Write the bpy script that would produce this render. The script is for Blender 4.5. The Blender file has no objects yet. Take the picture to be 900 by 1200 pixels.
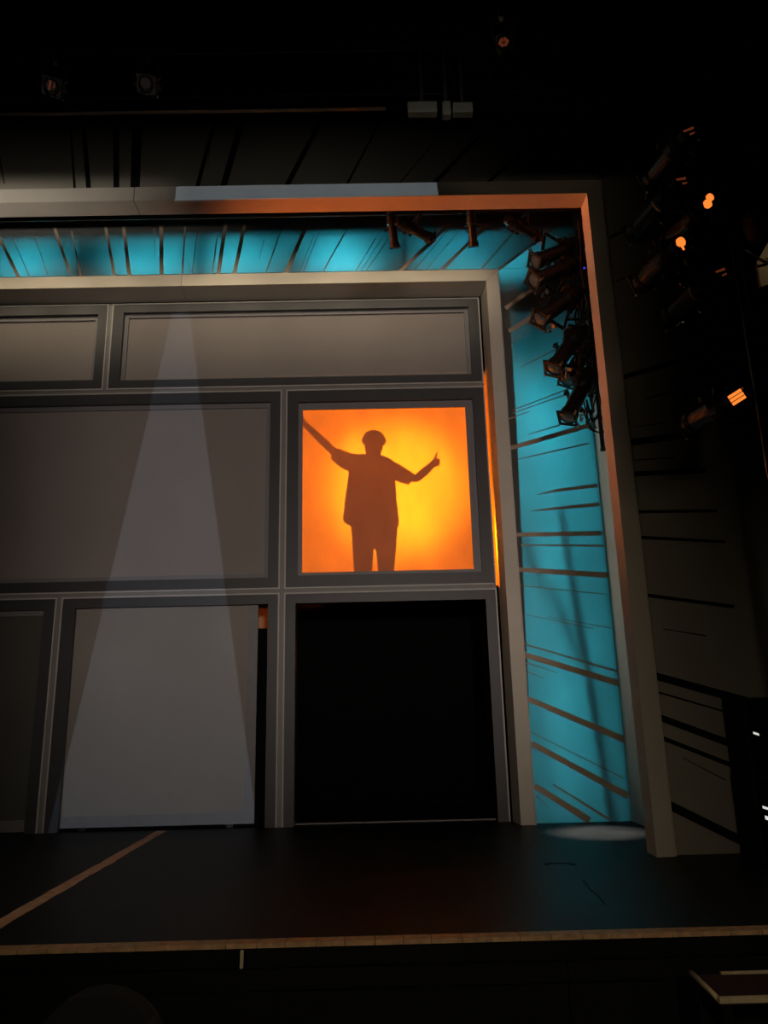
import bpy, bmesh, math, random
from mathutils import Vector, Matrix, Quaternion

random.seed(7)
scene = bpy.context.scene
C = scene.collection

# ------------------------------------------------------------------ camera
FPX = 900.0
EYE = Vector((0, 0, 1.2))
def cam_axes(p, r, y):
    cp, sp, cr, sr, cy, sy = math.cos(p), math.sin(p), math.cos(r), math.sin(r), math.cos(y), math.sin(y)
    Rz = Matrix(((cy, sy, 0), (-sy, cy, 0), (0, 0, 1)))
    right = Rz @ Vector((1, 0, 0)); fwd = Rz @ Vector((0, cp, sp)); up = Rz @ Vector((0, -sp, cp))
    return right * cr - up * sr, fwd, up * cr + right * sr
RIGHT, FWD, UP = cam_axes(math.radians(14.88), math.radians(1.35), math.radians(0.64))
cam = bpy.data.cameras.new('camera'); cam.sensor_fit = 'VERTICAL'; cam.sensor_height = 36; cam.sensor_width = 27
cam.lens = FPX / 1200 * 36; cam.clip_start = 0.05; cam.clip_end = 100
co = bpy.data.objects.new('camera', cam); C.objects.link(co)
co.matrix_world = Matrix(((RIGHT.x, UP.x, -FWD.x, EYE.x), (RIGHT.y, UP.y, -FWD.y, EYE.y), (RIGHT.z, UP.z, -FWD.z, EYE.z), (0, 0, 0, 1)))
scene.camera = co
def at(x, y, Y):
    """survey helper: the point of the photograph (900x1200) on the vertical plane Y"""
    d = RIGHT * ((x - 450) / FPX) + UP * ((600 - y) / FPX) + FWD
    return EYE + d * (Y / d.y)

# ------------------------------------------------------------------ world, exposure
w = bpy.data.worlds.new('world'); scene.world = w; w.use_nodes = True
w.node_tree.nodes['Background'].inputs[0].default_value = (0.9, 0.85, 0.75, 1)
w.node_tree.nodes['Background'].inputs[1].default_value = 0.0006
vs = scene.view_settings
vs.view_transform = 'Standard'; vs.look = 'None'; vs.gamma = 1; vs.use_curve_mapping = False; vs.exposure = 0.0

# ------------------------------------------------------------------ lights
def aim(o, target):
    d = (Vector(target) - o.location).normalized()
    o.rotation_mode = 'QUATERNION'; o.rotation_quaternion = d.to_track_quat('-Z', 'Y')
def spot(name, loc, target, power, color, deg, blend=0.5, radius=0.05):
    l = bpy.data.lights.new(name, 'SPOT'); l.energy = power; l.color = color
    l.spot_size = math.radians(deg); l.spot_blend = blend; l.shadow_soft_size = radius
    o = bpy.data.objects.new(name, l); C.objects.link(o); o.location = loc; aim(o, target)
    return o
def area(name, loc, target, power, color, sx, sy):
    l = bpy.data.lights.new(name, 'AREA'); l.energy = power; l.color = color
    l.shape = 'RECTANGLE'; l.size = sx; l.size_y = sy
    o = bpy.data.objects.new(name, l); C.objects.link(o); o.location = loc; aim(o, target)
    return o
def shutter_spot(name, loc, power, color, deg, edges, soft, radius=0.004, turn=0):
    """profile spotlight aimed straight upstage (+Y) or turned to face stage left (+X); its four shutters are the half planes a*u+b*v>c
    in slope space u = dx/dy, v = dz/dy"""
    l = bpy.data.lights.new(name, 'SPOT'); l.energy = power; l.color = color
    l.spot_size = math.radians(deg); l.spot_blend = 0.05; l.shadow_soft_size = radius
    o = bpy.data.objects.new(name, l); C.objects.link(o); o.location = loc
    o.rotation_euler = (math.radians(90), 0, math.radians(turn))
    l.use_nodes = True; nt = l.node_tree; N = nt.nodes; em = N['Emission']
    tc = N.new('ShaderNodeTexCoord'); sp = N.new('ShaderNodeSeparateXYZ'); nt.links.new(tc.outputs['Normal'], sp.inputs[0])
    def m(op, a, b):
        n = N.new('ShaderNodeMath'); n.operation = op
        for i, q in enumerate((a, b)):
            if isinstance(q, (int, float)): n.inputs[i].default_value = q
            else: nt.links.new(q, n.inputs[i])
        return n.outputs[0]
    az = m('ABSOLUTE', sp.outputs['Z'], 0)
    u = m('DIVIDE', sp.outputs['X'], az); v = m('DIVIDE', sp.outputs['Y'], az)
    tot = None
    for a, b, c, *sf in edges:
        e = m('SUBTRACT', m('ADD', m('MULTIPLY', u, a), m('MULTIPLY', v, b)), c)
        n = N.new('ShaderNodeMath'); n.operation = 'DIVIDE'; n.use_clamp = True
        nt.links.new(e, n.inputs[0]); n.inputs[1].default_value = sf[0] if sf else soft
        tot = n.outputs[0] if tot is None else m('MULTIPLY', tot, n.outputs[0])
    nt.links.new(tot, em.inputs['Strength'])
    return o
def edge_through(L, P, Q, inside):
    """shutter edge through the wall points P and Q, open on the side of point `inside`"""
    s = [((p.x - L[0]) / (p.y - L[1]), (p.z - L[2]) / (p.y - L[1])) for p in (P, Q, inside)]
    (u0, v0), (u1, v1), (ui, vi) = s
    a, b = (v1 - v0), -(u1 - u0); n = math.hypot(a, b); a /= n; b /= n; c = a * u0 + b * v0
    if a * ui + b * vi < c: a, b, c = -a, -b, -c
    return (a, b, c)

# front of house wash on the set, then added unseen fills
LW = (1.2, -4.0, 2.6)
shutter_spot('front_wash', LW, 1620, (1.0, 0.83, 0.73), 80, [(-1, 0, -0.085), (1, 0, -0.50, .15), (0, 1, -0.26, .22), (0, -1, -0.34)], 0.03, 0.3)
spot('front_wash_low', (-1.0, -3.0, 2.2), (-1.5, 9.4, 1.7), 90, (0.98, 0.92, 0.80), 34, 1.0, 0.25)
spot('edge_wash', (0.3, -1.5, 2.6), (0.6, 4.75, -0.05), 170, (1.0, 0.85, 0.62), 70, 1.0, 0.25)
spot('deck_wash', (-2.0, 4.75, 5.3), (-2.2, 6.6, 0.0), 60, (1.0, 0.85, 0.68), 50, 1.0, 0.15)  # added spot that brightens the floor tape
shutter_spot('header_fill', (-3.4, -1.0, 1.3), 3500, (1.0, 0.94, 0.84), 110, [(1, 0, -0.6, .1), (-1, 0, -0.19, .3), (0, 1, 0.60, .03), (0, -1, -0.69, .016)], 0.02, 0.1)  # unseen spot added to lift the left of the outer header
LR = (-3.0, -2.5, 2.4)
shutter_spot('outer_flat_fill', LR, 175, (1.0, 0.84, 0.60), 110, [(-1, 0, -0.625), (1, 0, 0.38), (0, 1, -0.33), (0, -1, -0.56)], 0.09, 0.3)  # unseen spot added for the outer flat, shuttered to keep the boom dark
shutter_spot('upper_flat_fill', (-0.6, -0.3, 1.2), 150, (0.98, 0.93, 0.85), 120, [(1, 0, -0.75, .2), (-1, 0, -0.32, .3), (0, 1, 0.73, .01), (0, -1, -0.86, .10)], 0.05, 0.1)  # unseen spot added to brighten the flat above the header
# shuttered beam falling as a tall wedge on the left panels
F = 9.44
LA = (-0.6, -6.0, 2.2)
pin = at(195, 600, F)
shutter_spot('wedge_beam', LA, 1250, (0.66, 0.78, 1.0), 60,
    [edge_through(LA, at(201, 366, F), at(124, 690, F), pin), edge_through(LA, at(222, 366, F), at(265, 690, F), pin),
     edge_through(LA, at(150, 360, F), at(300, 358, F), pin), edge_through(LA, at(0, 985, F), at(400, 972, F), pin)], 0.0012)
# shuttered beam on the portal header
LB = (-0.4, -0.3, 1.25)
pin = at(350, 225, 7.0)
shutter_spot('header_beam', LB, 1150, (0.60, 0.78, 1.0), 110,
    [edge_through(LB, at(207, 214, 7.0), at(204, 240, 7.0), pin), edge_through(LB, at(511, 208, 7.0), at(515, 236, 7.0), pin),
     edge_through(LB, at(150, 219, 7.0), at(600, 212, 7.0), pin), edge_through(LB, at(150, 237, 7.0), at(600, 227.5, 7.0), pin)], 0.0008)
# warm lamps on the bar behind the portal washing the top of the facade
for x in [-6.6 + .78 * k for k in range(11)]:
    spot('bar_lamp', (x, 8.22, 6.98), (x, 9.2, 6.66), 15 + 5 * (round(x * 10) % 3), (1.0, 0.82, 0.58), 84, 1.0, 0.05)
# added unseen side fills: orange on the portal reveals, pale on boom and return board
spot('header_reveal_fill', (-6.3, 8.6, 3.2), (0.5, 7.15, 6.50), 2600, (1.0, 0.22, 0.05), 22, 1.0, 0.1)
shutter_spot('post_reveal_fill', (-6.3, 8.3, 5.2), 1300, (1.0, 0.34, 0.17), 80, [(1, 0, 0.112), (-1, 0, -0.18), (0, 1, -0.33, .22), (0, -1, -0.155)], 0.006, 0.05, -90)
shutter_spot('side_fill', (-6.3, 8.6, 4.0), 750, (1.0, 0.88, 0.72), 80, [(1, 0, -0.058), (-1, 0, -0.085, .03), (0, 1, -0.42, .25), (0, -1, -0.13, .06)], 0.004, 0.05, -90)
spot('boom_lamp', (2.10, 8.0, 4.3), (2.22, 8.42, 0.0), 4200, (1.0, 0.94, 0.84), 16, 1.0, 0.05)
spot('tan_board_fill', (3.5, 4.7, 5.0), (3.15, 5.4, 4.55), 4.0, (1.0, 0.80, 0.5), 50, 1.0, 0.03)  # unseen spot added to brighten the tan board
# cyan backlights behind the translucent flats
CY = (0.055, 0.74, 0.92)
for px, p in ((-170, 6), (-110, 6), (-40, 6), (24, 6), (56, 3.5), (150, 6), (195, 7.5), (270, 7), (300, 5), (385, 10), (420, 7), (500, 2.5), (548, 8), (592, 9)):
    x = at(px, 300, 9.2).x
    l = area('top_backlight', (x, 9.70, 7.05), (x, 9.2, 7.30), p * .62, CY, 0.16, 0.10); l.data.spread = math.radians(130)
for z, p in ((0.45, 6), (1.3, 7.5), (2.15, 8.5), (3.0, 8.5), (3.85, 9), (4.7, 12), (5.2, 8)):
    area('side_backlight', (2.14, 9.95, z), (2.14, 9.2, z), p * .88, CY, 0.25, 0.4)

# ------------------------------------------------------------------ materials
def mat(name, col, rough=0.6, metal=0.0, var=0.10, scale=6.0, bump=0.0, bscale=120.0, spec=0.5, coat=None):
    m = bpy.data.materials.new(name); m.use_nodes = True; nt = m.node_tree; N = nt.nodes
    b = N['Principled BSDF']; b.inputs['Roughness'].default_value = rough; b.inputs['Metallic'].default_value = metal
    b.inputs['Specular IOR Level'].default_value = spec
    tc = N.new('ShaderNodeTexCoord'); no = N.new('ShaderNodeTexNoise'); no.inputs['Scale'].default_value = scale; no.inputs['Detail'].default_value = 5
    nt.links.new(tc.outputs['Object'], no.inputs['Vector'])
    r = N.new('ShaderNodeValToRGB'); r.color_ramp.elements[0].position = 0.3; r.color_ramp.elements[1].position = 0.7
    r.color_ramp.elements[0].color = tuple(c * (1 - var) for c in col) + (1,)
    r.color_ramp.elements[1].color = tuple(min(1, c * (1 + var)) for c in col) + (1,)
    nt.links.new(no.outputs['Fac'], r.inputs['Fac']); nt.links.new(r.outputs['Color'], b.inputs['Base Color'])
    if bump:
        n2 = N.new('ShaderNodeTexNoise'); n2.inputs['Scale'].default_value = bscale; n2.inputs['Detail'].default_value = 3
        nt.links.new(tc.outputs['Object'], n2.inputs['Vector'])
        bp = N.new('ShaderNodeBump'); bp.inputs['Strength'].default_value = bump; bp.inputs['Distance'].default_value = 0.01
        nt.links.new(n2.outputs['Fac'], bp.inputs['Height']); nt.links.new(bp.outputs['Normal'], b.inputs['Normal'])
    return m
def emit(name, col, s):
    m = bpy.data.materials.new(name); m.use_nodes = True; nt = m.node_tree
    b = nt.nodes['Principled BSDF']; b.inputs['Base Color'].default_value = (0.02, 0.01, 0.01, 1)
    no = nt.nodes.new('ShaderNodeTexNoise'); no.inputs['Scale'].default_value = 30
    mr = nt.nodes.new('ShaderNodeMapRange'); mr.inputs['To Min'].default_value = 0.5 * s; mr.inputs['To Max'].default_value = 1.4 * s
    nt.links.new(no.outputs['Fac'], mr.inputs['Value']); nt.links.new(mr.outputs[0], b.inputs['Emission Strength'])
    b.inputs['Emission Color'].default_value = col + (1,)
    return m
def cloth(name, front, back, share):
    """thin fabric: reflects `front`, lets `back` coloured light through"""
    m = bpy.data.materials.new(name); m.use_nodes = True; nt = m.node_tree; N = nt.nodes
    N.remove(N['Principled BSDF']); out = N['Material Output']
    tc = N.new('ShaderNodeTexCoord'); no = N.new('ShaderNodeTexNoise'); no.inputs['Scale'].default_value = 2.2; no.inputs['Detail'].default_value = 4
    mp = N.new('ShaderNodeMapping'); mp.inputs['Scale'].default_value = (1, 1, 0.45)
    nt.links.new(tc.outputs['Object'], mp.inputs[0]); nt.links.new(mp.outputs[0], no.inputs['Vector'])
    def col(c, v):
        r = N.new('ShaderNodeValToRGB'); r.color_ramp.elements[0].position = 0.3; r.color_ramp.elements[1].position = 0.7
        r.color_ramp.elements[0].color = tuple(q * (1 - v) for q in c) + (1,); r.color_ramp.elements[1].color = tuple(min(1, q * (1 + v)) for q in c) + (1,)
        nt.links.new(no.outputs['Fac'], r.inputs['Fac']); return r.outputs[0]
    d = N.new('ShaderNodeBsdfDiffuse'); t = N.new('ShaderNodeBsdfTranslucent'); mx = N.new('ShaderNodeMixShader')
    nt.links.new(col(front, 0.05), d.inputs['Color']); nt.links.new(col(back, 0.10), t.inputs['Color'])
    mx.inputs[0].default_value = share
    nt.links.new(d.outputs[0], mx.inputs[1]); nt.links.new(t.outputs[0], mx.inputs[2]); nt.links.new(mx.outputs[0], out.inputs['Surface'])
    return m

M = dict(
    deck=mat('stage_deck_paint', (0.009, 0.009, 0.009), 0.46, var=0.35, scale=3, bump=0.12, bscale=40, spec=0.13),
    black=mat('black_paint', (0.006, 0.006, 0.006), 0.75, spec=0.2),
    velour=mat('black_velour', (0.004, 0.004, 0.004), 0.95, spec=0.05),
    portal=mat('portal_beige_paint', (0.50, 0.46, 0.39), 0.5, var=0.05, scale=2.5, spec=0.3),
    outer=mat('outer_portal_paint', (0.42, 0.37, 0.31), 0.5, var=0.06, scale=2.5, spec=0.3),
    trim=mat('pale_trim_paint', (0.42, 0.40, 0.37), 0.5, var=0.05),
    lattice=mat('grey_lattice_paint', (0.19, 0.185, 0.175), 0.55, var=0.06),
    dark=mat('charcoal_frame_paint', (0.040, 0.041, 0.044), 0.5, var=0.08),
    inner=mat('slate_inner_paint', (0.17, 0.165, 0.17), 0.55, var=0.06),
    panel=mat('taupe_panel_cloth', (0.24, 0.215, 0.20), 0.85, var=0.05, scale=1.5, bump=0.05, bscale=250),
    door=mat('sand_panel_cloth', (0.235, 0.218, 0.195), 0.85, var=0.05, scale=1.2, bump=0.05, bscale=250),
    scrim=mat('dark_scrim_cloth', (0.075, 0.075, 0.065), 0.9, var=0.08, scale=2, bump=0.05, bscale=250),
    screen=cloth('shadow_screen_cloth', (0.38, 0.24, 0.165), (0.8, 0.8, 0.8), 0.55),
    burst=cloth('translucent_burst_cloth', (0.13, 0.125, 0.115), (0.8, 0.8, 0.8), 0.5),
    line=mat('brown_line_paint', (0.36, 0.265, 0.19), 0.7, var=0.15),
    outwall=mat('outer_flat_paint', (0.22, 0.195, 0.155), 0.8, var=0.06, scale=1.2),
    blackline=mat('black_line_paint', (0.006, 0.006, 0.006), 0.8, spec=0.1),
    iron=mat('black_lamp_iron', (0.012, 0.011, 0.011), 0.36, 0.2, var=0.3, scale=20, spec=0.5),
    steel=mat('worn_steel', (0.30, 0.28, 0.25), 0.35, 0.9, var=0.2, scale=30),
    glass=mat('lens_glass', (0.10, 0.125, 0.125), 0.08, 0.0, spec=0.9),
    rubber=mat('black_rubber', (0.012, 0.010, 0.010), 0.5, var=0.3, scale=40),
    gaff=mat('tan_tape', (0.55, 0.34, 0.21), 0.7, var=0.25, scale=14),
    nosing=mat('tan_wood_strip', (0.62, 0.38, 0.19), 0.6, var=0.25, scale=18),
    cream=mat('cream_tape', (0.62, 0.50, 0.30), 0.7, var=0.15, scale=20),
    carpet=mat('dark_red_carpet', (0.028, 0.010, 0.009), 0.95, var=0.3, scale=60, bump=0.3, bscale=300),
    white=mat('white_card', (0.75, 0.75, 0.72), 0.6, var=0.03),
    pale=mat('pale_grey_green_panel', (0.035, 0.04, 0.032), 0.7, var=0.2),
    tan=mat('tan_board', (0.34, 0.26, 0.15), 0.7, var=0.1),
    wood=mat('dark_timber', (0.05, 0.035, 0.025), 0.8, var=0.2, scale=12),
    seat=mat('dark_blue_seat_velvet', (0.0045, 0.005, 0.006), 0.9, var=0.2, scale=8),
    skin=mat('skin', (0.45, 0.28, 0.20), 0.55, var=0.05),
    shirt=mat('shirt_cotton', (0.12, 0.12, 0.13), 0.85, var=0.06),
    jeans=mat('trouser_cotton', (0.05, 0.055, 0.075), 0.85, var=0.1),
    hair=mat('dark_hair', (0.02, 0.014, 0.01), 0.6, var=0.2, scale=40),
    room=mat('bounce_wall_paint', (0.30, 0.24, 0.20), 0.8),  # warm tone so the box walls bounce lamp light onto the screen
    glow=emit('lamp_glow', (1.0, 0.22, 0.03), 1.3),
    dimglow=emit('dim_lamp_glow', (1.0, 0.20, 0.07), 0.09),
    gleam=emit('white_gleam', (1.0, 0.97, 0.9), 0.7),  # emission standing in for white gleams, no lamp here
    blue=emit('blue_indicator', (0.05, 0.05, 1.0), 0.6),
)

# ------------------------------------------------------------------ mesh helpers
def finish(name, bm, m, parent=None, smooth=False):
    me = bpy.data.meshes.new(name); bm.normal_update(); bm.to_mesh(me); bm.free()
    if smooth:
        for p in me.polygons: p.use_smooth = True
    me.materials.append(M[m] if isinstance(m, str) else m)
    o = bpy.data.objects.new(name, me); C.objects.link(o)
    if parent: o.parent = parent
    return o
def add_hull(bm, a, b):
    """prism between two equal polygons"""
    n = len(a); va = [bm.verts.new(p) for p in a]; vb = [bm.verts.new(p) for p in b]
    bm.faces.new(va); bm.faces.new(vb[::-1])
    for i in range(n):
        bm.faces.new((va[(i + 1) % n], va[i], vb[i], vb[(i + 1) % n]))
def add_box(bm, x0, x1, y0, y1, z0, z1):
    add_hull(bm, [(x0, y0, z0), (x1, y0, z0), (x1, y0, z1), (x0, y0, z1)], [(x0, y1, z0), (x1, y1, z0), (x1, y1, z1), (x0, y1, z1)])
def fix(bm): bmesh.ops.recalc_face_normals(bm, faces=bm.faces)
def box(name, x0, x1, y0, y1, z0, z1, m, parent=None, bevel=0.0):
    bm = bmesh.new(); add_box(bm, x0, x1, y0, y1, z0, z1)
    fix(bm)
    if bevel: bmesh.ops.bevel(bm, geom=bm.edges[:], offset=bevel, segments=2, affect='EDGES', profile=0.5)
    return finish(name, bm, m, parent)
def hull(name, a, b, m, parent=None):
    bm = bmesh.new(); add_hull(bm, a, b); fix(bm); return finish(name, bm, m, parent)
def slab(name, pts, y0, y1, m, parent=None):
    """polygon of (x,z) points given thickness in Y"""
    return hull(name, [(x, y0, z) for x, z in pts], [(x, y1, z) for x, z in pts], m, parent)
def frames_along(pts):
    pts = [Vector(p) for p in pts]; out = []
    t0 = (pts[1] - pts[0]).normalized(); n = t0.orthogonal().normalized()
    for i, p in enumerate(pts):
        a = pts[max(i - 1, 0)]; b = pts[min(i + 1, len(pts) - 1)]; t = (b - a).normalized()
        n = (n - t * n.dot(t)).normalized(); out.append((p, n, t.cross(n)))
    return out
def add_tube(bm, pts, radii, seg=10, cap=True):
    if isinstance(radii, (int, float)): radii = [radii] * len(pts)
    rings = []
    for (p, n, b), r in zip(frames_along(pts), radii):
        rings.append([bm.verts.new(p + (n * math.cos(2 * math.pi * k / seg) + b * math.sin(2 * math.pi * k / seg)) * r) for k in range(seg)])
    for r0, r1 in zip(rings, rings[1:]):
        for k in range(seg): bm.faces.new((r0[k], r0[(k + 1) % seg], r1[(k + 1) % seg], r1[k]))
    if cap: bm.faces.new(rings[0][::-1]); bm.faces.new(rings[-1])
def tube(name, pts, radii, m, parent=None, seg=10, smooth=True):
    bm = bmesh.new(); add_tube(bm, pts, radii, seg); fix(bm); return finish(name, bm, m, parent, smooth)
def curve_pts(pts, n=8):
    """Catmull-Rom through points"""
    P = [Vector(p) for p in pts]; P = [P[0] * 2 - P[1]] + P + [P[-1] * 2 - P[-2]]; out = []
    for i in range(1, len(P) - 2):
        a, b, c, d = P[i - 1:i + 3]
        for k in range(n):
            t = k / n
            out.append(0.5 * ((2 * b) + (c - a) * t + (2 * a - 5 * b + 4 * c - d) * t * t + (3 * b - a - 3 * c + d) * t ** 3))
    out.append(P[-2]); return out
def empty(name, loc=(0, 0, 0)):
    o = bpy.data.objects.new(name, None); C.objects.link(o); o.location = loc; o.empty_display_size = 0.1; return o
def tag(o, label, cat, group=None, kind=None):
    o['label'] = label; o['category'] = cat
    if group: o['group'] = group
    if kind: o['kind'] = kind
    return o
def struct(o, label, cat): o['kind'] = 'structure'; o['label'] = label; o['category'] = cat; return o
def copy_tree(o, parent=None):
    c = o.copy(); C.objects.link(c); c.parent = parent
    for ch in list(o.children): copy_tree(ch, c)
    return c

# ------------------------------------------------------------------ large structure
XL = -8.0
struct(box('floor', -9, 6, 4.73, 14, -0.12, 0.0, 'deck'), 'black painted stage deck with a soft sheen', 'floor')
fr = struct(empty('stage_front', (-1.5, 4.73, -0.8)), 'black boarded front face of the stage', 'stage front')
for i in range(6):
    for z0, z1, y in ((-0.225, -0.122, 4.70), (-0.8, -0.235, 4.715)):
        x0 = -9 + i * 2.5
        o = box('fascia_board', x0 + 0.003, x0 + 2.497, y, 4.80, z0, z1, 'black'); o.parent = fr; o.location = -Vector(fr.location)
struct(box('floor_auditorium', -9, 6, -7, 4.715, -0.9, -0.8, 'black'), 'black auditorium floor below the stage', 'floor')
struct(box('wall_back', -9, 6, 13.6, 13.8, 0, 9.5, 'velour'), 'black backstage wall behind the set', 'wall')
struct(box('wall_right', 5.6, 5.8, -7, 13.6, -0.8, 9.5, 'velour'), 'black side wall of the auditorium', 'wall')
struct(box('ceiling', -9, 6, -7, 13.8, 9.5, 9.6, 'velour'), 'black theatre ceiling', 'ceiling')

def line_strip(parent, Y, p, q, w0, w1, m, clip=None):
    """painted line of the burst: a thin raised strip from p to q (photo points on plane Y), widths in photo pixels"""
    a = at(*p, Y); b = at(*q, Y); d = Vector((b.x - a.x, 0, b.z - a.z)).normalized(); n = Vector((-d.z, 0, d.x))
    s = (Y * 1.07) / FPX * 0.5
    pts = [a + n * w0 * s, b + n * w1 * s, b - n * w1 * s, a - n * w0 * s]
    bm = bmesh.new(); add_hull(bm, [(v.x, Y - 0.004, v.z) for v in pts], [(v.x, Y - 0.0005, v.z) for v in pts]); fix(bm)
    o = finish('burst_line', bm, m); o.parent = parent; o.location = -Vector(parent.location); return o

# ---- turquoise backlit flats
TY = 9.2
side = tag(empty('burst_flat', (2.25, TY, 0)), 'tall turquoise backlit flat with radiating brown lines right of the facade', 'stage flat')
def child(o, parent): o.parent = parent; o.location = o.location - Vector(parent.location); return o
child(box('cloth', 1.70, 2.80, TY, TY + 0.004, 0.0, 7.02, 'burst'), side)
SIDE = [((592.5,361.5),(650,319),5,6),((596.4,388.5),(690,330),5,6),((597.6,404),(609,397.5),1.2,.6),((610.5,430.5),(650,410),.8,1.8),
 ((600,481),(668,455),1.1,1.4),((600,484.5),(664,462),1.1,1.4),((594,492),(621,482),1.6,.8),((619.5,509),(655,498.5),.8,1.8),((597,525.6),(690,498.6),5,6),
 ((606,538.5),(690,519.6),1.2,2),((629,580),(651,575),.5,3.2),((651,575),(700,569),3.2,4.5),((622.5,599),(645,596.5),.5,3.0),((645,596.5),(702,591),3.0,4.5),
 ((604,626.7),(705,625),4.5,5.2),((610,638.7),(708,639.6),1.6,2.4),((606.7,667.5),(712,674),5,6.5),((608,686),(712,696.7),1,1.2),((616,720),(695.4,736.7),.6,1.2),
 ((643,723),(716,736),.6,1.2),((614,754.6),(724,787),1.6,2.4),((614,767),(726,801),5.5,7),((615.4,776),(654,789),1.2,.5),((615.4,786),(637,795),1.2,.5),
 ((618,818.7),(732,867),5.5,7),((622.5,858),(731,912),.9,1.3),((622.5,871),(736,933),5.5,7),((626.7,921),(691,961.5),5.5,7),((648,919),(715,961),1.4,2.8),((628,932.5),(643,946),1.2,.5)]
for p, q, a, b in SIDE: line_strip(side, TY, p, q, a, b, 'line')
# timber frame behind the cloth, seen only as soft shadows on it, and added edge baffles
child(tube('frame_brace', [at(648, 600, 9.42), at(672, 770, 9.42), at(700, 960, 9.42)], 0.03, 'wood', seg=6), side)
child(tube('frame_brace', [at(618, 640, 9.45), at(668, 770, 9.45)], 0.035, 'wood', seg=6), side)
child(box('stile_baffle', 2.63, 2.66, 9.40, 9.75, 0, 6.6, 'wood'), side)  # added baffle that fades the backlight towards the right edge
child(slab('stile_baffle', [(1.70, 1.2), (1.74, 1.2), (1.83, 4.8), (1.85, 6.6), (1.70, 6.6)], 9.215, 9.27, 'wood'), side)  # tapered blocker added to shape the dark strip on the left edge

top = tag(empty('burst_flat', (-2.5, TY, 7.02)), 'wide turquoise backlit flat with radiating brown lines above the facade', 'stage flat')
child(box('cloth', XL, 2.80, TY, TY + 0.004, 7.024, 8.6, 'burst'), top)
TOP = [((-4,272),(22,325),4,4),((14,277),(35,325),1,1.2),((40,276),(56,322),1,1),((64,267),(82,320),3.8,3),((84,272),(95,324),1.5,1.5),((123.6,265),(134.5,324),3.4,3.8),
 ((144.8,265),(151.8,324),4,4.4),((180.5,268),(181.7,302),1,.5),((189,262),(189.4,324),4.6,4.6),((217,266),(213.4,324),2,2),((231.5,272),(225,322),1,1),((255,275),(248,324),1.4,1.6),
 ((264.6,262),(255.3,324),4.4,4.8),((287,262),(274,324),4.4,4.8),((309.5,281),(303.5,305),1,.5),((331,266),(310,324),1.3,1.4),((360,262),(334,323),4.8,5),((374,272),(354,322),1,1.1),
 ((368,275),(350,321),.8,.8),((408,266),(376,323),1.5,1.8),((440,279.5),(414,322),1,1.1),((455,279.5),(426,322),1.2,1.2),((447,279.5),(420,322),.8,.8),((527,262),(465,322),4.4,4.6),((531,262),(482,321),1.2,1.2),
 ((572,262),(513,321),4.2,4.4),((611,262),(560,320),2.4,2.6),((650,267),(580,319),3,3.2),((540,268),(498,318),.8,.8)]
for p, q, a, b in TOP: line_strip(top, TY, p, q, a, b, 'line')
child(hull('corner_baffle', [(1.72, 9.22, 7.03), (1.75, 9.22, 7.03), (2.72, 9.22, 7.75), (2.69, 9.22, 7.75)], [(1.72, 9.95, 7.03), (1.75, 9.95, 7.03), (2.72, 9.95, 7.75), (2.69, 9.95, 7.75)], 'velour'), top)  # added to cut off the backlight at the corner
child(box('light_block_cloth', XL, 2.80, 9.45, 9.46, 7.335, 8.8, 'velour'), top)  # unseen blocker added to fade the backlight along the top
for px, wd in ((93, .08), (-75, .08), (228, .05), (336, .07), (470, .14)):
    p = at(px, 290, 9.3); child(box('stile_baffle', p.x - wd, p.x + wd, 9.34, 9.38, 7.02, 8.3, 'wood'), top)

ret = tag(box('portal_return', 2.80, 2.83, 7.10, 9.26, 0, 8.6, 'outer'), 'narrow beige return board between turquoise flat and outer portal post', 'stage flat')

tag(box('light_block_flat', 1.655, 1.665, 9.27, 12.5, 0, 6.96, 'velour'), 'added black light-blocking flat behind the inner portal post', 'stage flat')  # unseen flat added to stop cyan backlight leaking through the portal gap
tag(box('light_block_flat', XL, 1.65, 9.44, 10.8, 6.97, 6.98, 'velour'), 'added black light-blocking flat lying level behind the top of the facade', 'stage flat')  # unseen lid added against backlight leaking down
tag(box('light_block_flat', 1.67, 2.80, 9.24, 10.8, 6.30, 6.31, 'velour'), 'added black light-blocking flat lying level behind the turquoise corner', 'stage flat')  # unseen lid added to keep the corner of the side cloth dark

# ---- outer flat with black lines
OY = 7.06
oR = tag(empty('outer_flat', (3.4, OY, 0)), 'unlit brown flat with black radiating lines beside the outer portal post', 'stage flat')
child(box('board', 2.47, 4.6, OY, OY + 0.03, 0, 9.2, 'outwall'), oR)
for p, q, a, b in [((735,556),(827,551),6,6),((740,600),(840,598.5),3.5,3.5),((745,629.5),(850,635),4,3),((750,696.5),(860,711),4,4),((777,737),(827,745),.8,1.4),((760,790),(890,826),8,9),
    ((765,809.5),(851.7,834.6),2,2),((768,839),(890,884),7,8),((770,862.5),(890,909.5),4.5,5),((780,941.5),(895,998),9,9),((725,443.5),(815,418),5.5,7),((756,467),(815,454),1,4),
    ((735,519),(820,508),8,8),((738,540),(790,536),1,2),((702,206),(760,177),3,4),((715,278),(780,250),3,5),((722,330),(760,314),1,2),((745,500),(785,495),.6,1.4),((800,888),(850,914),.6,1)]:
    line_strip(oR, OY, p, q, a, b, 'blackline')
oT = tag(empty('outer_flat', (-2.7, OY, 6.72)), 'unlit brown flat with black radiating lines above the outer portal header', 'stage flat')
child(box('board', XL - 0.8, 2.466, OY, OY + 0.03, 6.73, 9.2, 'outwall'), oT)
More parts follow.
